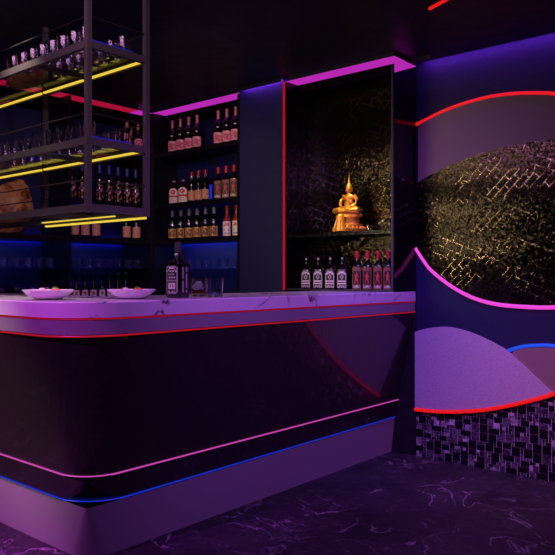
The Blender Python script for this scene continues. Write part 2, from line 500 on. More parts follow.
t = mo.build('mosaic_dado', [M['grout'], M['tile_black'], M['tile_dark'], M['tile_silver']], smooth=False)
tag(t, 'black and silver random mosaic tiles at the foot of the back wall', 'mosaic tiles')

# ------------------------------------------------------------------ niche cabinet
nc = empty('statue_niche', ((NX0+NX1)/2, YB-.14, 0)); tag(nc, 'tall black niche with red edge light holding the golden statue', 'niche cabinet')
def loc(mbf): return mbf
ox, oy = nc.location.x, nc.location.y
def nb(x0,x1,y0,y1,z0,z1,name,m,par=nc,o=(ox,oy),**k):
    return MB().box(x0-o[0], x1-o[0], y0-o[1], y1-o[1], z0, z1).build(name, m, par, smooth=False, **k)
YB1 = YB - .004
nb(NX0, NX1-.0, YN+.001, YB1, 0, 1.085, 'base_cabinet', M['cab']) if False else None
nb(NX0, NX0+.02, YN, YB1, 1.10, 2.598, 'side_panel', M['black'])
sp = nb(NX1-.022, NX1, YN, YB1, 1.10, 2.55, 'side_panel', M['mirror_dark'])
nb(NX0+.02, NX1-.022, YB1-.012, YB1, 1.10, 2.598, 'back_panel', M['relief'])
nb(NX0+.02, NX1-.022, YN+.131, YB1-.012, 2.54, 2.598, 'top_rail', M['ledge'])
nb(NX0+.02, NX1-.022, YN+.02, YB1-.012, 1.475, 1.50, 'shelf', M['black'])
nb(NX0+.02, NX1-.022, YN, YN+.02, 1.10, 1.112, 'bottom_rail', M['cork'])
nb(NX1-.020, NX1-.004, YN-.006, YN-.0005, 1.10, 2.55, 'edge_trim', M['cork'])
nb(NX0-.010, NX0+.002, YN-.012, YN-.0005, 1.10, 2.6, 'led_strip', M['led_red2'])
# emissive wedge standing in for the soffit's reflection in the mirrored side
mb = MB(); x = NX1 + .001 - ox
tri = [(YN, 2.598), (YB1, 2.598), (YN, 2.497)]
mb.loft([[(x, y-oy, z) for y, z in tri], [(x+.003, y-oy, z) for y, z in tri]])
mb.build('mirror_reflection', M['led_mag'], nc, smooth=False)
# lower body of the niche, behind the counter
nl = MB().box(NX0, -2.95, YN+.01, YB1, 0, 1.06).build('base_cabinet', M['cab'], smooth=False)
tag(nl, 'black base cabinet hidden behind the counter under the statue niche', 'cabinet')

# ------------------------------------------------------------------ bar counter
XA, YA = -2.306, 1.495
XI, YI, XE, YE = -2.93, 2.12, -4.12, 4.118
def arc_path(x0, y0, r, n=14):
    pts = [(XE, y0)]
    for i in range(n+1):
        a = -pi/2 + (pi/2)*i/n
        pts.append((x0-r + r*cos(a), y0+r + r*sin(a)))
    pts.append((x0, YE))
    return pts
def outline(x0, y0, r, z, xi=XI, yi=YI):
    return [(x, y, z) for x, y in arc_path(x0, y0, r)] + [(xi, YE, z), (xi, yi, z), (XE, yi, z)]
def ringpath(x0, y0, r, z): return [(x, y, z) for x, y in arc_path(x0, y0, r)]
wt = MB().loft([outline(XA, YA, .25, 1.034), outline(XA, YA, .25, 1.093), outline(XA-.004, YA+.004, .247, 1.097)]).build('worktop', M['marble'], angle=30)
tag(wt, 'white marble bar worktop with rounded front corner', 'worktop')
bc = empty('bar_counter', (0, 0, 0)); tag(bc, 'dark glossy bar counter with pink and blue light lines and pale plinth', 'bar counter')
bc.location = (XA-.3, YA+.3, 0)
def cb(mb, name, m, **k):
    o = mb.build(name, m, bc, **k)
    o.data.transform(Matrix.Translation((-bc.location.x, -bc.location.y, 0)))
    return o
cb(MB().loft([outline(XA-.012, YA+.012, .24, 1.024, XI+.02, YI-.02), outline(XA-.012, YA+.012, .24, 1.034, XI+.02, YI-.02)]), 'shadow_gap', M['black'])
cb(MB().tube(ringpath(XA-.006, YA+.006, .245, 1.029), .0042), 'led_strip', M['led_red3'])
cb(MB().loft([outline(XA-.006, YA+.006, .25, .966, XI+.02, YI-.02), outline(XA-.004, YA+.004, .25, 1.024, XI+.02, YI-.02)]), 'apron', M['apron'], angle=30)
cb(MB().tube(ringpath(XA-.004, YA+.004, .25, .960), .0042), 'led_strip', M['led_red2'])
cb(MB().loft([outline(XA-.135, YA+.148, .17, .364, XI+.02, YI-.02), outline(XA-.010, YA+.010, .25, .958, XI+.02, YI-.02)]), 'front_panel', M['counter'], angle=30)
cb(MB().tube(ringpath(XA-.133, YA+.146, .17, .360), .0036), 'led_strip', M['led_pink2'])
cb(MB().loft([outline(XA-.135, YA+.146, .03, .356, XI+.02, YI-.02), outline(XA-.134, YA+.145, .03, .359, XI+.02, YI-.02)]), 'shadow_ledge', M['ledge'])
cb(MB().loft([outline(XA-.160, YA+.172, .21, .244, XI+.02, YI-.02), outline(XA-.135, YA+.146, .03, .356, XI+.02, YI-.02)]), 'lower_panel', M['counter'], angle=30)
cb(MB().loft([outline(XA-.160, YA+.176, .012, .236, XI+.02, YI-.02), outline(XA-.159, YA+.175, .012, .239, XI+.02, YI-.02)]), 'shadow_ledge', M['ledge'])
cb(MB().tube(ringpath(XA-.158, YA+.170, .21, .240), .0034), 'led_strip', M['led_blue2'])
cb(MB().loft([outline(XA-.186, YA+.200, .13, 0, XI+.02, YI-.02), outline(XA-.160, YA+.176, .012, .236, XI+.02, YI-.02)]), 'plinth', M['plinth'], angle=30)

# ------------------------------------------------------------------ back bar shelving
SH = [1.0, 1.262, 1.51, 1.812, 2.248]
def shelf_unit(name, label, length, depth, bays, zs, height=2.597, glow=True):
    """local: front faces -Y, x from 0 to length, back at y=depth"""
    t = empty(name, (0,0,0)); tag(t, label, 'shelving')
    MB().box(0, length, 0.02, depth, 0, zs[0]-.0).build('base_cabinet', M['cab'], t, smooth=False)
    MB().box(0, length, depth-.012, depth, zs[0], height).build('back_panel', M['backp'], t, smooth=False)
    for x in bays:
        MB().box(x, x+.022, 0, depth-.012, zs[0], height).build('upright', M['cab'], t, smooth=False)
    for i, z in enumerate(zs[1:]):
        if i == 0:
            MB().box(.022, length-.022, .03, depth-.02, z-.008, z).build('glass_shelf', M['shelfglass'], t, smooth=False)
        else:
            MB().box(.022, length-.022, 0.005, depth-(.04 if i == 1 else .012), z-.036, z).build('shelf_board', M['cab'], t, smooth=False)
    # blue light lines under the lower boards at the back
    MB().box(.03, length-.03, depth-.030, depth-.014, zs[2]-.026, zs[2]-.014).build('led_strip', M['led_deep'], t, smooth=False)
    MB().box(.03, length-.03, .132, depth-.012, height-.06, height).build('top_rail', M['ledge'], t, smooth=False)
    return t
DB = YB1 - YN
LB = PX0 - .004 - XS
ub = shelf_unit('shelving_unit', 'black bottle shelving built into the back wall beside the navy pier', LB, DB, [0, LB-.022], SH)
ub.location = (XS, YN, 0)
DL = XS - XL - .004
YL0 = .97
LL = YN - YL0
ul = shelf_unit('shelving_unit', 'black bottle shelving along the left wall behind the hanging rack', LL, DL, [0, LL-.022, LL-.82], [1.0, 1.262, 1.51], 2.597)
ul.location = (XS, YL0, 0); ul.rotation_euler = (0,0,pi/2)
for z in SH[3:]:
    MB().box(LL-.80, LL-.022, .005, DL-.012, z-.032, z).build('shelf_board', M['cab'], ul, smooth=False)

# ------------------------------------------------------------------ bottles
def outline_r(t, r, sq):
    return r if sq == 2.0 else r * (abs(cos(t))**sq + abs(sin(t))**sq) ** (-1/sq)
def label_mesh(bitmap, r, z0, z1, span, sq=2.0, off=.0009, th0=-pi/2):
    rows = len(bitmap); cols = len(bitmap[0]); mb = MB()
    keys = sorted(set(''.join(bitmap)) - {' '})
    cs = 1
    for ri, row in enumerate(bitmap):
        za = z1 - (z1-z0)*ri/rows; zb = z1 - (z1-z0)*(ri+1)/rows
        for ci, ch in enumerate(row):
            if ch == ' ': continue
            ta = th0 - span/2 + span*ci/cols; tb = ta + span/cols
            P = []
            for tt, zz in ((ta,zb),(tb,zb),(tb,za),(ta,za)):
                for o_ in (off,):
                    rr = outline_r(tt, r, sq) + o_
                    P.append((rr*cos(tt), rr*sin(tt), zz))
            Q = [( p[0]*(1-.0006/ max(r,.01)), p[1]*(1-.0006/max(r,.01)), p[2]) for p in P]
            mb.add(P + Q, [(0,1,2,3),(7,6,5,4),(0,4,5,1),(1,5,6,2),(2,6,7,3),(3,7,4,0)], keys.index(ch))
    return mb, [M[LK[k]] for k in keys]

def bottle(name, prof, glassm, capm, cap_z, label=None, label2=None, sq=2.0, n=20, neck_fleck=None, square_neck=True):
    t = empty(name, (0,0,0))
    mb = MB()
    rings = []
    for r, h in prof:
        k_sq = sq if (r > prof[1][0]*.7) else 2.0
        ring = []
        for i in range(n):
            a = 2*pi*(i+.5)/n; rr = outline_r(a, r, k_sq) if r > 0 else .0005
            ring.append((rr*cos(a), rr*sin(a), h))
        rings.append(ring)
    mb.loft(rings)
    mb.build('body', glassm, t, angle=50)
    z0, z1, cr = cap_z
    MB().lathe([(cr, z0), (cr*1.02, z0+.001), (cr*1.02, z1-.002), (cr*.9, z1)], 14).build('cap', capm, t)
    if label:
        bm, a, b, sp = label
        m_, ms = label_mesh(bm, prof[1][0] if prof[1][0] > prof[0][0] else prof[0][0], a, b, sp, sq)
        m_.build('label', ms, t, smooth=False)
    if label2:
        bm, a, b, sp, r2, off2 = label2
        m_, ms = label_mesh(bm, r2, a, b, sp, 2.0, off2)
        m_.build('neck_patch', ms, t, smooth=False)
    return t
def wine_prof(r=.036, h=.30, sh=.19):
    return [(r*.9,0),(r,.006),(r,sh*.55),(r,sh),(r*.9,sh+.018),(r*.62,sh+.034),(.0145,sh+.05),(.0130,h-.03),(.0130,h)]
pinkbm = ["pppppp","prppwp","pprrpp","prrrrp","pprrpp","prrrpp","pprrrp","prprpp","pppppp"]
goldbm = ["oooooo","obobbo","ooobbo","obbobo","oobbbo","obbbbo","obobbo","oooooo"]
tanbm = ["tttttt","tttttt","stttts","tssstt","ttttst","tttttt","tttttt"]
redtop = ["  wwww  "," wwRRww ","wwRRRRww","wwRwRRww","wwRRRRww","wwwRRwww","wwwwwwww","RRRRRRRR","RRRRRRRR","wwwwwwww","wwttttww","wwwwwwww","wwttttww","wwwwwwww","wwwwwwww"]
manbm = ["bbbbbbbbbbbb","bkrkrkrkrkkb","bbbbbbbbbbbb","bkkkkkkkkkkb","bkkkkRRkkkkb","bkkkkRRkkkkb","bkkRRRRRkkkb","bkkkRRRkRkkb","bkkkRRRkkkkb","bkkkRRRkkkkb","bkkkRkRRkkkb","bkkRkkkRkkkb","bkkRkkkRRkkb","bkkkkkkkkkkb","bbbbbbbbbbbb","bgkggwwggkgb","bgggggggggkb","bbbbbbbbbbbb"]
blackbm = ["kkggggggkk","kggwwwwggk","gwwkkkkwwg","gkkkggkkkg","gkkgbbgkkg","gkkgbbgkkg","gkkkggkkkg","gkkkkkkkkg","gwwwwwwwwg","gkkkkkkkkg","gwwwwwwwwg","gkkkkkkkkg","gkgggkggkg","gggkggkggg"]
squarebm = ["kggggggggggk","gkkwwwwwwkkg","gkwkkkkkkwkg","gwkgwggwgkwg","gkkkkkkkkkkg","gkgggggggk g","gkkkkkkkkkkg","gkgwggwggwkg","gkkkkkkkkkkg","gggggggggggg","gkkkkkkkkkkg","gkwwwwwwwwkg","gkwwkwwkwwkg","gkwwkwwkwwkg","gkwwwwwwwwkg","gkkkkkkkkkkg","gkggkkggkgkg","kggggggggggk"]
whiteb = ["wwwwww","wwsssw","wssssw","wwwwww","wwwwww","wgwwgw","wwwwww","wggggw","wwwwww"]
purp = ["  b   "," b    ","  gbb "," b  b ","rb gg ","  gr  ","r b  b","  b bg","b gb  "]
D = math.degrees
proto = {}
proto['pink'] = bottle('wine_bottle', wine_prof(.037,.288,.170), M['b_dark'], M['foil'], (.208,.290,.0145), (pinkbm,.022,.108,2.3), (["gw"],.145,.155,.5,.037,.0012))
proto['gold'] = bottle('wine_bottle', wine_prof(.036,.252,.148), M['b_dark'], M['foil_grey'], (.195,.254,.0145), (goldbm,.014,.094,2.2), (["gw"],.122,.132,.5,.036,.0012))
proto['tan'] = bottle('liquor_bottle', wine_prof(.034,.26,.15), M['b_dark'], M['foil_red'], (.225,.262,.0145), (tanbm,.02,.10,2.2), (["w","w","g"],.185,.22,1.1,.0135,.0015))  # pale neck cells paint the silver highlights on the necks
proto['tan2'] = bottle('liquor_bottle', wine_prof(.036,.24,.14), M['b_dark'], M['foil_grey'], (.21,.242,.014), (tanbm,.018,.11,2.2))
proto['redtop'] = bottle('liqueur_bottle', [(.036,0),(.04,.006),(.04,.06),(.04,.125),(.037,.15),(.024,.17),(.016,.178),(.0145,.185),(.0145,.2)], M['b_brown'], M['foil_grey'], (.190,.205,.0165), (redtop,.008,.135,2.0), sq=3.0)
proto['man'] = bottle('whisky_bottle', [(.033,0),(.035,.006),(.035,.08),(.035,.155),(.031,.172),(.018,.19),(.0135,.205),(.013,.24),(.013,.265)], M['b_dark'], M['foil_red'], (.215,.267,.0155), (manbm,.012,.155,1.5), sq=4.0)
proto['manw'] = bottle('aperitif_bottle', [(.031,0),(.033,.006),(.033,.06),(.032,.12),(.026,.15),(.018,.165),(.014,.18),(.013,.22),(.013,.25)], M['b_red'], M['foil_red'], (.225,.253,.015), (whiteb,.01,.125,2.3), (["R"],.13,.15,2.4,.026,.0025))
proto['black'] = bottle('whisky_bottle', [(.036,0),(.038,.006),(.038,.08),(.038,.135),(.034,.155),(.020,.172),(.014,.185),(.0135,.21),(.0135,.235)], M['b_dark'], M['b_dark'], (.205,.24,.0155), (blackbm,.018,.135,1.45), (["ggg","ggg"],.213,.228,.9,.0155,.0012), sq=4.5)
proto['curl'] = bottle('wine_bottle', wine_prof(.034,.30,.18), M['b_dark'], M['foil_blue'], (.21,.302,.0145), (purp,.01,.17,2.0))
proto['small'] = bottle('wine_bottle', wine_prof(.027,.22,.10), M['b_dark'], M['foil_grey'], (.20,.222,.0125), (["swwwws","swRRww","wwRRww","wwwwww","sgwwgs","wwwwww"],.01,.088,2.3), (["w"],.14,.15,.8,.013,.0015))
proto['circ'] = bottle('wine_bottle', wine_prof(.042,.26,.15), M['b_dark'], M['foil'], (.21,.262,.0145), ([" pppppp ","pprrrrpp","prrpprrp","prprrprp","prprrprp","prrpprrp","pprrrrpp","pppppppp","pprrrrpp","pppppppp"],.015,.13,1.9))

CAMP = Vector((0,0,0))
def face(p, normal_ang, k=.75):
    """rotation so local -Y turns toward the room; blend between shelf normal and viewer side"""
    d = math.atan2(-p.y, -p.x)         # direction to the middle of the room
    dd = d - normal_ang
    return normal_ang + dd*k + pi/2

def row_back(key, pxs, z, lab, cat, group, Y=None):
    Y = Y or YN+.115
    for i, px in enumerate(pxs):
        d = ray(px); s = Y/d.y; p = Vector((d.x*s, Y, z+.0005))
        place(proto[key], p, face(p, -pi/2), lab(i, len(pxs)), cat, group)
def row_left(key, pxs, z, lab, cat, group, X=XS-.115):
    for i, px in enumerate(pxs):
        d = ray(px); s = X/d.x; p = Vector((X, d.y*s, z+.0005))
        place(proto[key], p, face(p, 0), lab(i, len(pxs)), cat, group)
def L(fmt): return lambda i, n: fmt.format(ORD[i])
row_back('pink', [172.5,180.5,188.8,197.2], SH[4], L('pink labelled dark bottle, {} from left in left set of top back shelf'), 'bottle', 'pink labelled bottles on the top back shelf')
row_back('pink', [218.3,227,235.8], SH[4], L('pink labelled dark bottle, {} from left in right set of top back shelf'), 'bottle', 'pink labelled bottles on the top back shelf')
row_back('redtop', [174,183.3], SH[3], L('squat bottle with white label and red band, {} of the two from left'), 'bottle', 'red banded liqueur bottles')
row_back('tan', [191.8,198.6,205.6], SH[3], L('bottle with plain tan label beside red banded bottles, {} from left'), 'bottle', 'tan labelled bottles on the second back shelf')
row_back('man', [218.3,226.2,234.2], SH[3], L('bottle with red figure label on the second back shelf, {} from left'), 'bottle', 'red figure bottles on the back shelf')
row_back('gold', [172.5,180.8,189.2,197.2,205.6,214], SH[2], L('gold labelled dark bottle on the third back shelf, {} from left'), 'bottle', 'gold labelled bottles on the third back shelf')
row_back('manw', [227,236.5], SH[2], L('white labelled bottle with red shoulders beside gold labelled row, {} from left'), 'bottle', 'white labelled red bottles')
row_left('circ', [127,138], SH[4]-.0, L('bottle with pink round emblem label on left wall top shelf, {} from left'), 'bottle', 'round emblem bottles')
row_left('curl', [72,82,99.5,109,118,127,135.5], SH[3], L('slim dark bottle with silver scroll on left wall behind rack, {} from left'), 'bottle', 'silver scroll bottles on the left wall')
row_left('tan2', [74.5,85.2,96], SH[2], L('salmon labelled bottle under the hanging rack, {} from left in group of three'), 'bottle', 'salmon labelled bottles on the left wall')
row_left('tan2', [126.5,136.2], SH[2], L('salmon labelled bottle left of the shelf corner, {} of the pair'), 'bottle', 'salmon labelled bottles on the left wall')
row_left('small', [68,76.2,84.7,93.3,101.8,110,118,125.8], SH[0], L('small bottle with cream and red label behind the plates, {} from left'), 'bottle', 'small bottles on the lowest left shelf')
row_back('black', [306.5,318.5,330.5,342.5], 1.112-.012, L('black square bottle with grey label at the niche foot, {} from left'), 'bottle', 'grey labelled whisky bottles in the niche', Y=YN+.085)
row_back('man', [357.3,367.8,378.4,388.6], 1.100, L('bottle with red figure label at the foot of the niche, {} from left'), 'bottle', 'red figure bottles in the niche', Y=YN+.085)
for i, px in enumerate((210.8,)):
    d = ray(px); s = (YN+.06)/d.y
    t = MB().box(-.008,.008,-.006,.006,0,.125).build('blue_bar', M['led_blue2'], smooth=False)  # narrow blue emissive bar standing on the shelf
    t.location = (d.x*s, YN+.06, SH[3]+.0005); tag(t, 'thin upright glowing blue bar between tan and figure labelled bottles', 'light')

# the square whisky bottle on the worktop
ZT = 1.0975
def onTop(px, s): 
    d = ray(px); return Vector((d.x*s, d.y*s, ZT))
t = bottle('whisky_bottle', [(.040,0),(.042,.006),(.042,.09),(.042,.155),(.040,.165),(.024,.176),(.0165,.186),(.0165,.205),(.0150,.21),(.0150,.25)], M['b_dark'], M['capg'], (.215,.262,.0175), (squarebm,.02,.15,1.45), (["gww","kgk"],.195,.21,1.4,.0165,.001), sq=7.0, n=32)
m_, ms = label_mesh(["kgkkgk","kgkkgk","kgkkkk","kgkkgk","kgkkgk","kkkkgk","kgkkgk","kgkkgk","kgkkgk","kgkkkk","kgkkgk"], .042, .025,.145, 1.1, 7.0, .0009, 0.0)
m_.build('side_label', ms, t, smooth=False)
t.location = onTop(178, 3.28); t.rotation_euler = (0,0,.10)
tag(t, 'square black whisky bottle with white label standing on the worktop', 'bottle')

# ------------------------------------------------------------------ glasses
def tumbler(name, r, h, wall=.0022):
    t = empty(name, (0,0,0))
    MB().lathe([(r*.82,0),(r*.86,.002),(r*.93,h*.5),(r,h),(r-wall,h),(r*.93-wall,h*.5),(r*.85-wall,.012),(.001,.010)], 24).build('bowl', M['glass'], t, angle=60)
    return t
def heavy_tumbler(name, r, h):
    o = MB().lathe([(r*.80,0),(r*.84,.003),(r*.92,h*.5),(r,h),(r-.004,h),(r*.9-.003,h*.5),(r*.8-.003,.014),(.001,.011)], 20).build(name, M['glass'], angle=60)
    return o
g1 = heavy_tumbler('rocks_glass', .041, .085); 
g2 = heavy_tumbler('drinking_glass', .033, .075)
def placeg(proto_, loc_, label, group):
    return place(proto_, loc_, random.uniform(0, 6), label, 'glass', group)
k = 0
for i in range(8):
    placeg(g1, (-2.80-.095*i, 1.90, 2.2745), 'rocks glass, %s from the right in near row on the top rack tier' % ORD[i], 'glasses on the top rack tier')
for i in range(7):
    placeg(g1, (-2.77-.095*i, 2.09, 2.2745), 'rocks glass, %s from the right in far row on the top rack tier' % ORD[i], 'glasses on the top rack tier')
for i in range(10):
    placeg(g1, (-2.80-.095*i, 1.90, 1.8345), 'rocks glass, %s from the right in near row on the middle rack tier' % ORD[i], 'glasses on the middle rack tier')
for i in range(12):
    placeg(g1, (-2.77-.095*i, 2.09, 1.8345), 'rocks glass, %s from the right in far row on the middle rack tier' % ORD[i], 'glasses on the middle rack tier')
for i, px in enumerate([3,16,28,39.6,50,68,79,89.4,99.6,110,119.5,128.8,138]):
    X = XS-.12; d = ray(px); s = X/d.x
    placeg(g2, (X, d.y*s, SH[1]+.0005), 'small glass on the blue lit left glass shelf, %s from left' % ORD[i], 'glasses on the left glass shelf')
for i, px in enumerate([183,190.5,198.3,206.2,215,223.5,232]):
    Y = YN+.12; d = ray(px); s = Y/d.y
    placeg(g2, (d.x*s, Y, SH[1]+.0005), 'small glass on the blue lit back glass shelf, %s from left' % ORD[i], 'glasses on the back glass shelf')
# steel cups on the lowest left shelf
cup = MB().lathe([(.020,0),(.024,.002),(.008,.012),(.007,.05),(.022,.065),(.027,.085),(.024,.11),(.022,.11),(.024,.085),(.001,.07)], 18).build('goblet', M['chrome'], angle=50)
for i, px in enumerate([1,16.5,32.5,47.5]):
    X = XS-.12; d = ray(px); s = X/d.x
    place(cup, (X, d.y*s, SH[0]+.0005), 0, 'grey metal goblet behind the left plate, %s from left' % ORD[i], 'goblet', 'goblets on the lowest left shelf')

# tumblers with ice on the worktop
ice = base_mat('ice', '#e8eef8', .15, trans=.8, ior=1.31)
def iced(px, s, r, h, label, n):
    t = empty('whisky_glass', onTop(px, s)); tag(t, label, 'glass', 'whisky glasses on the worktop')
    MB().lathe([(r*.86,0),(r*.9,.003),(r*.95,h*.5),(r,h),(r-.003,h),(r*.95-.003,h*.5),(r*.88-.003,.014),(.001,.012)], 28).build('bowl', M['glass'], t, angle=60)
    if n: MB().lathe([(r*.80,.0145),(r*.84,h*.2),(r*.86,h*.35),(.001,h*.351)], 24).build('drink', base_mat('drink', '#c8843c', .02, trans=1, ior=1.33), t, angle=60)
    for q in range(n):
        a = q*2.2; c = (cos(a)*r*.30, sin(a)*r*.30, h*.36+.014+.012*(q % 2))
        mb = MB().box(-.014,.014,-.014,.014,-.014,.014)
        o = mb.build('ice_cube', ice, smooth=False, bevel=.003)
        o.data.transform(Matrix.Translation(c) @ Matrix.Rotation(q*1.1,4,'Z') @ Matrix.Rotation(.4*q,4,'X')); o.parent = t
iced(198.5, 3.52, .042, .092, 'iced whisky glass beside the square bottle', 3)
iced(214, 3.38, .047, .093, 'wider whisky glass at the right end of the bar items', 0)

# ------------------------------------------------------------------ plates and food
def plate(px, s, label):
    t = empty('serving_plate', onTop(px, s)); tag(t, label, 'plate', 'plates on the worktop')
    MB().lathe([(.045,0),(.055,.003),(.085,.018),(.108,.040),(.110,.042),(.107,.043),(.083,.024),(.052,.009),(.001,.008)], 32, mi=0).build('dish', M['porcelain'], t, angle=50)
    return t
pl1 = plate(48.5, 3.02, 'white shallow plate of food on the left of the bar')
pl2 = plate(131.5, 3.12, 'white shallow plate of food near the bar corner')
fm = [base_mat('salmon_flesh', '#d0603c', .4), base_mat('leaf_green', '#5a7a2c', .5), base_mat('rice_white', '#e8e0cc', .5), base_mat('prawn_orange', '#c87a38', .4)]
def food(pl, items, where):
    for q, (dx, dy, rx, ry, rz, mi, nm, lb) in enumerate(items):
        o = MB().ell((0,0,0), (rx, ry, rz), nu=14, nv=8)
        rr = random.Random(q+5)
        o.v = [(x+rr.uniform(-.001,.001), y+rr.uniform(-.001,.001), z+rr.uniform(-.0008,.0008)) for x,y,z in o.v]
        o = o.build(nm, fm[mi]); o.location = pl.location + Vector((dx, dy, .0095+rz+.012)); o.rotation_euler = (0,0,q*.7)
        tag(o, lb + where, 'food', 'food on the plates')
items = [(-.035,-.01,.026,.016,.015,0,'salmon_slice','orange red fish slice'),(.03,.015,.026,.018,.014,3,'prawn','orange prawn piece'),(0,.032,.02,.012,.017,1,'leaf_garnish','green leaf garnish'),(-.002,-.03,.02,.016,.015,2,'rice_ball','small cream rice ball')]
food(pl1, items, ' on the left plate'); food(pl2, items, ' on the plate near the corner')

# ------------------------------------------------------------------ hanging rack
RX1, RX0, RY0, RY1 = -2.70, -4.64, 1.837, 2.17
hr = empty('hanging_rack', (-2.70, 2.0, 1.49)); tag(hr, 'grey metal hanging rack with yellow light lines above the bar', 'rack')
def rb(mb, name, m, **k):
    o = mb.build(name, m, hr, **k); o.data.transform(Matrix.Translation((2.70, -2.0, -1.49))); return o
w = .0125
for (x, y) in ((RX1, RY0),(RX1, RY1),(-3.61, RY1),(-3.61, RY0),(RX0, RY0),(RX0, RY1)):
    rb(MB().box(x-w, x+w, y-w, y+w, 1.49, ZC-.001), 'post', M['metal'], smooth=False)
for zc in (2.255, 1.815, 1.512):
    hh = .017
    fr = MB()
    fr.box(RX0+w, RX1-w, RY0-w+.002, RY0+w-.004, zc-hh, zc+hh).box(RX0+w, RX1-w, RY1-w+.004, RY1+w-.002, zc-hh, zc+hh)
    fr.box(RX1-w+.002, RX1+w-.002, RY0+w, RY1-w, zc-hh, zc+hh).box(RX0-w+.002, RX0+w-.002, RY0+w, RY1-w, zc-hh, zc+hh)
    for xx in (-3.155,): fr.box(xx-.008, xx+.008, RY0+w, RY1-w, zc-hh, zc+hh-.008)
    f = rb(fr, 'tier_frame', M['metal'], smooth=False)
    o = MB().box(RX0+w+.001, RX1-w-.001, RY0+w+.001, RY1-w-.001, zc+.011, zc+.019).build('tier_glass', M['shelfglass'], f, smooth=False)
    o.data.transform(Matrix.Translation((2.70, -2.0, -1.49)))
    # guard wires
    zg = zc + .128
    for (a_, b_) in (((RX0, RY0),(RX1, RY0)),((RX1, RY0),(RX1, RY1)),((RX1, RY1),(RX0, RY1)),((RX0, RY1),(RX0, RY0))):
        rb(MB().tube([(a_[0],a_[1],zg),(b_[0],b_[1],zg)], .0032), 'guard_wire', M['wire'])
for zz, nm_ in ((2.255,'a'),(1.815,'b')):
    rb(MB().box(RX1-w+.006, RX1+w-.006, RY0+w, RY1-.09, zz+.0195, zz+.0225), 'led_strip', M['led_rack_blue'], smooth=False)  # no LED here: glowing strips stand in for a blue reflection
def ledbar(x0, x1, y, z, r=.0045):
    rb(MB().box(x0, x1, y-.006, y+.006, z-r, z+r), 'led_strip', M['led_yellow'], smooth=False)
for zc in (2.255, 1.815):
    ledbar(-3.61+w, RX1-w, RY1-w-.004, zc-.006); ledbar(RX0+w, -3.61-w, RY1-w-.004, zc-.006)
ledbar(-3.61+w, RX1+.0, RY1-.004, 1.484, .005); ledbar(-3.40, -2.76, RY0+.19, 1.487, .003)

# ------------------------------------------------------------------ rocks
def rock(loc_, rad, seed, label):
    rr = random.Random(seed); mb = MB()
    nu, nv = 18, 12; rings = []
    cuts = [(Vector((rr.uniform(-1,1), rr.uniform(-1,1), rr.uniform(-.3,1))).normalized(), rr.uniform(.68,.9)) for _ in range(16)]
    for j in range(nv+1):
        ph = -pi/2 + pi*j/nv; ring = []
        for i in range(nu):
            a = 2*pi*i/nu; v = Vector((max(cos(ph),.03)*cos(a), max(cos(ph),.03)*sin(a), sin(ph)))
            for nrm, dd in cuts:
                e = v.dot(nrm)
                if e > dd: v -= nrm*(e-dd)
            if v.z < -.75: v.z = -.75
            ring.append((v.x*rad[0], v.y*rad[1], v.z*rad[2] + .75*rad[2]))
        rings.append(ring)
    o = mb.loft(rings).build('rock', M['rock'], angle=25); o.location = loc_
    tag(o, label, 'rock', 'rough orange rocks'); return o
rock((-3.615, 2.05, 2.2745), (.185, .082, .08), 4, 'flat orange brown rock on the top tier of the rack')
p = onX(12, 236, XS-.16); rock((XS-.17, p.y, 1.511), (.13, .19, .255), 9, 'large rough orange rock on the left wall shelf')

# ------------------------------------------------------------------ seated statue
st = empty('seated_statue', (0,0,0)); tag(st, 'golden seated statue with pointed crown on the niche shelf', 'statue')
mb = MB()
mb.ell((0,0,.035), (.050,.040,.028))                       # hips
mb.ell((0,0,.075), (.036,.026,.05))                        # torso
mb.ell((0,0,.112), (.045,.025,.026))                       # chest
mb.tube([(0,0,.12),(0,0,.15)], .014, 10)                   # neck
mb.ell((0,-.004,.168), (.021,.023,.027))                   # head
mb.ell((0,.001,.176), (.0235,.0235,.022))                  # hair cap
mb.ell((0,-.027,.164), (.004,.005,.006))                   # nose
for s_ in (-1,1):
    mb.ell((s_*.0225,0,.163), (.004,.006,.013))            # ears
    mb.tube([(s_*.040,0,.122),(s_*.060,-.004,.095),(s_*.058,-.02,.06),(s_*.030,-.045,.040),(s_*.005,-.052,.036)], [.016,.013,.011,.009,.010], 10)
    mb.tube([(s_*.025,.0,.028),(s_*.075,-.030,.022),(s_*.085,-.045,.020),(s_*.04,-.065,.018),(-s_*.03,-.062,.016)], [.026,.024,.021,.016,.011], 10)
body = mb.build('body', M['gold'], st)
rm = body.modifiers.new('remesh', 'REMESH'); rm.mode = 'VOXEL'; rm.voxel_size = .0035; rm.use_smooth_shade = True
sm = body.modifiers.new('smooth', 'SMOOTH'); sm.factor = .5; sm.iterations = 3
MB().lathe([(.020,.186),(.022,.190),(.016,.200),(.011,.206),(.0085,.212),(.0075,.225),(.0035,.232),(.0045,.236),(.002,.262),(.0005,.27)], 14).build('crown', M['gold'], st)
MB().tube([(-.040,-.012,.128),(-.012,-.026,.105),(.012,-.028,.085),(.035,-.022,.066)], [.007,.008,.008,.007], 8).build('sash', M['gold2'], st)
for o in [x for x in bpy.data.objects if x.parent == st]:
    o.data.transform(Matrix.Translation((0,0,.128)))
ped = MB()
ped.lathe([(.095,0),(.112,.004),(.115,.022),(.100,.032)], 32, sx=1.0, sy=.78)
for i in range(20):
    a = 2*pi*i/20; ped.ell((.108*cos(a), .084*sin(a), .022), (.016,.014,.016), nu=8, nv=6)
ped.build('lotus_base', M['gold2'], st)
MB().lathe([(.088,.032),(.100,.038),(.102,.050),(.092,.056)], 32, sx=1.0, sy=.75).build('pedestal', M['gold'], st)
MB().lathe([(.080,.056),(.078,.062),(.078,.092),(.082,.098)], 32, sx=1.0, sy=.72).build('pedestal', M['gold2'], st)
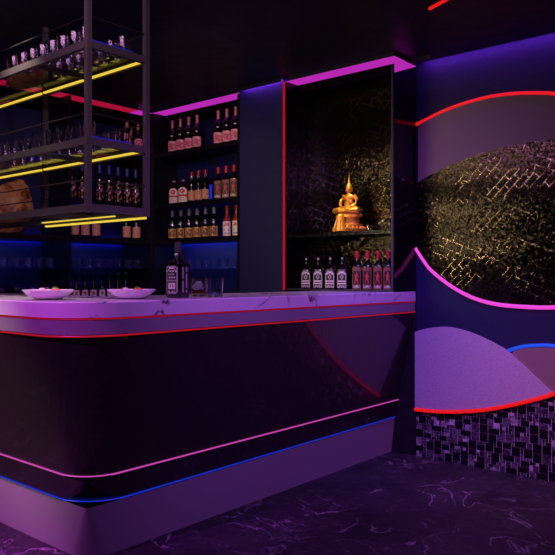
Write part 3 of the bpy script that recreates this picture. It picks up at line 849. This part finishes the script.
MB().lathe([(.090,.098),(.098,.104),(.098,.116),(.088,.126)], 32, sx=1.0, sy=.72).build('pedestal', M['gold'], st)
# draped cloth on the front left of the pedestal
mb = MB(); rings = []
for j in range(9):
    f = j/8; z = .1285 - f*.122; y = -.066 - .030*f**.8 - (.012 if f > .02 else 0); hw = .022 + .022*f
    row = []
    for i in range(9):
        u_ = -1 + 2*i/8; row.append((-.028 + u_*hw, y + .004*sin(u_*7) + .012*u_*u_, z))
    rings.append(row + [(x, y_+.004, z_) for x, y_, z_ in row[::-1]])
mb.loft(rings).build('drape', M['gold'], st)
st.scale = (1,1,1)
d = ray(349); Y = YN+.115; s = Y/d.y
st.location = (d.x*s, Y, 1.5005); st.rotation_euler = (0,0,.12)
ct = MB().lathe([(.012,0),(.020,.003),(.022,.045),(.020,.045),(.018,.008),(.001,.006)], 16).build('offering_cup', M['glass'])
d = ray(369.5); Y = YN+.10; s = Y/d.y; ct.location = (d.x*s, Y, 1.5005); tag(ct, 'small glass offering cup right of the golden statue', 'cup')

# ------------------------------------------------------------------ lights
def area(name, loc_, target, col, power, sx, sy=None, spread=pi):
    l = bpy.data.lights.new(name, 'AREA'); l.color = col; l.energy = power
    l.shape = 'RECTANGLE'; l.size = sx; l.size_y = sy or sx; l.spread = spread
    o = bpy.data.objects.new(name, l); COL.objects.link(o); o.location = loc_
    dd = Vector(target) - Vector(loc_)
    o.rotation_euler = dd.to_track_quat('-Z', 'Y').to_euler(); return o
def spot(name, loc_, target, col, power, ang=50, blend=.6, r=.03):
    l = bpy.data.lights.new(name, 'SPOT'); l.color = col; l.energy = power
    l.spot_size = math.radians(ang); l.spot_blend = blend; l.shadow_soft_size = r
    o = bpy.data.objects.new(name, l); COL.objects.link(o); o.location = loc_
    dd = Vector(target) - Vector(loc_)
    o.rotation_euler = dd.to_track_quat('-Z', 'Y').to_euler(); return o
S(MB().box(-2.93, NX1, YB-.009, YB-.0005, 0, 1.03), 'trim_3', M['wall_dark'], smooth=False)
# coves hidden above the lips
area('cove_feature_wall', ((NX1+1.0)/2, YB-.045, ZC-.004), ((NX1+1.0)/2, YB-.02, 0), (.34,.05,1), 7, 3.2, .03)
area('cove_pier', ((PX0+NX0)/2, YN-.014, ZC-.002), ((PX0+NX0)/2, YN-.02, 0), (.32,.05,1), 1.0, .38, .01)
area('shelf_fill', ((XS+PX0)/2, YN+.012, 1.455), ((XS+PX0)/2, YN+.25, 1.30), (.2,.25,1), .9, .9, .02)  # both shelf area lights are added fill for the glasses, not coves
area('shelf_fill', (XS-.012, 2.6, 1.455), (XS-.25, 2.6, 1.30), (.2,.25,1), 1.6, 2.2, .02)
# coloured ceiling spots, with unseen fill lights added among them
spot('ceiling_spot_violet', (-1.9, 2.9, 2.58), (-2.2, 4.1, .45), (.27,.11,1), 130, 60, 1)
spot('ceiling_spot_pink', (-.7, 2.6, 2.58), (-1.15, 4.1, .4), (1,.30,.66), 105, 52, 1)
spot('ceiling_spot_purple', (-.9, 2.2, 2.58), (-1.6, 3.1, 0), (.42,.26,1), 26, 80, 1)
spot('ceiling_spot_floor', (-.2, 1.9, 2.58), (-.7, 3.2, 0), (.9,.20,.8), 38, 70, 1)
spot('ceiling_spot_magenta', (-2.3, .2, 2.58), (-2.8, 1.6, 0), (.66,.05,1), 170, 56, .8)
spot('ceiling_spot_counter', (-.4, 1.6, 2.58), (-2.3, 3.1, .9), (.46,.11,1), 200, 75, 1)
area('room_fill', (-1.0, .2, 2.6), (-1.6, 1.6, 0), (.62,.30,1), 9, 1.4, .6)  # soft overall fill added to lift the blacks, no real fitting
spot('rack_fill', (-1.3, .4, 2.58), (-3.0, 1.9, 2.0), (1,.72,.86), 48, 60, .7)  # added fill that brightens the rack posts
area('rack_glass_fill', (-2.5, 1.15, 2.6), (-3.1, 2.0, 2.1), (1,.42,.92), 9, 1.0, .35)  # unseen pink fill added for highlights on the rack glasses
spot('warm_floor_fill', (-4.0, .4, 2.58), (-4.0, .5, 0), (1,.72,.55), 90, 70, .9)  # added warm fill on the floor that the counter panel reflects
spot('ceiling_spot_low', (-3.6, .3, 2.58), (-3.05, 1.40, 0), (.80,.05,1), 420, 24, 1)
spot('counter_front_fill', (-3.9, -1.6, 2.5), (-3.1, 1.5, .72), (1,.74,.58), 400, 19, 1)  # unseen warm fill added for a sheen on the counter's left face
spot('niche_spot', (-2.62, YN-.22, 2.58), (-2.74, YN+.115, 1.6), (1,.66,.28), 48, 24, .7)
spot('bottle_fill', (-3.2, 2.6, 2.58), (-4.15, 4.0, 1.75), (1,.70,.66), 20, 60, .8)  # all three bottle lights are added fill to brighten the labels
spot('bottle_fill', (-3.2, 2.4, 2.58), (-4.8, 3.1, 1.7), (1,.66,.62), 20, 70, .8)
spot('bottle_fill', (-2.1, 2.6, 2.58), (-2.8, 3.9, 1.15), (1,.80,.74), 9, 34, .8)
spot('bar_spot', (-3.3, 1.75, 2.58), (-3.25, 1.82, 1.1), (1,.82,.70), 60, 75, .9)
for x0, x1, zl in ((-3.59, -2.72, 2.228), (-3.59, -2.72, 1.788), (-3.59, -2.72, 1.484)):
    area('rack_strip_glow', ((x0+x1)/2, RY1+.022, zl), ((x0+x1)/2, 4, zl-.2), (1,.80,.40), 1.3, x1-x0, .02, math.radians(110))

w_ = bpy.data.worlds.new('world'); SC.world = w_; w_.use_nodes = True
w_.node_tree.nodes['Background'].inputs[0].default_value = (.05,.05,.12,1); w_.node_tree.nodes['Background'].inputs[1].default_value = .1

# ------------------------------------------------------------------ camera
cam = bpy.data.cameras.new('camera'); co = bpy.data.objects.new('camera', cam); COL.objects.link(co)
co.location = (0,0,H); co.rotation_euler = (pi/2, 0, TH)
cam.sensor_width = 36; cam.lens = F/555*36; cam.shift_y = -1.5/555; cam.clip_start = .02
SC.camera = co
SC.view_settings.view_transform = 'Standard'; SC.view_settings.look = 'None'
SC.view_settings.gamma = 1; SC.view_settings.exposure = 0; SC.view_settings.use_curve_mapping = False
try:
    SC.cycles.use_denoising = True
    SC.cycles.max_bounces = 10; SC.cycles.transmission_bounces = 8; SC.cycles.transparent_max_bounces = 8
    SC.cycles.sample_clamp_indirect = 6
except Exception: pass
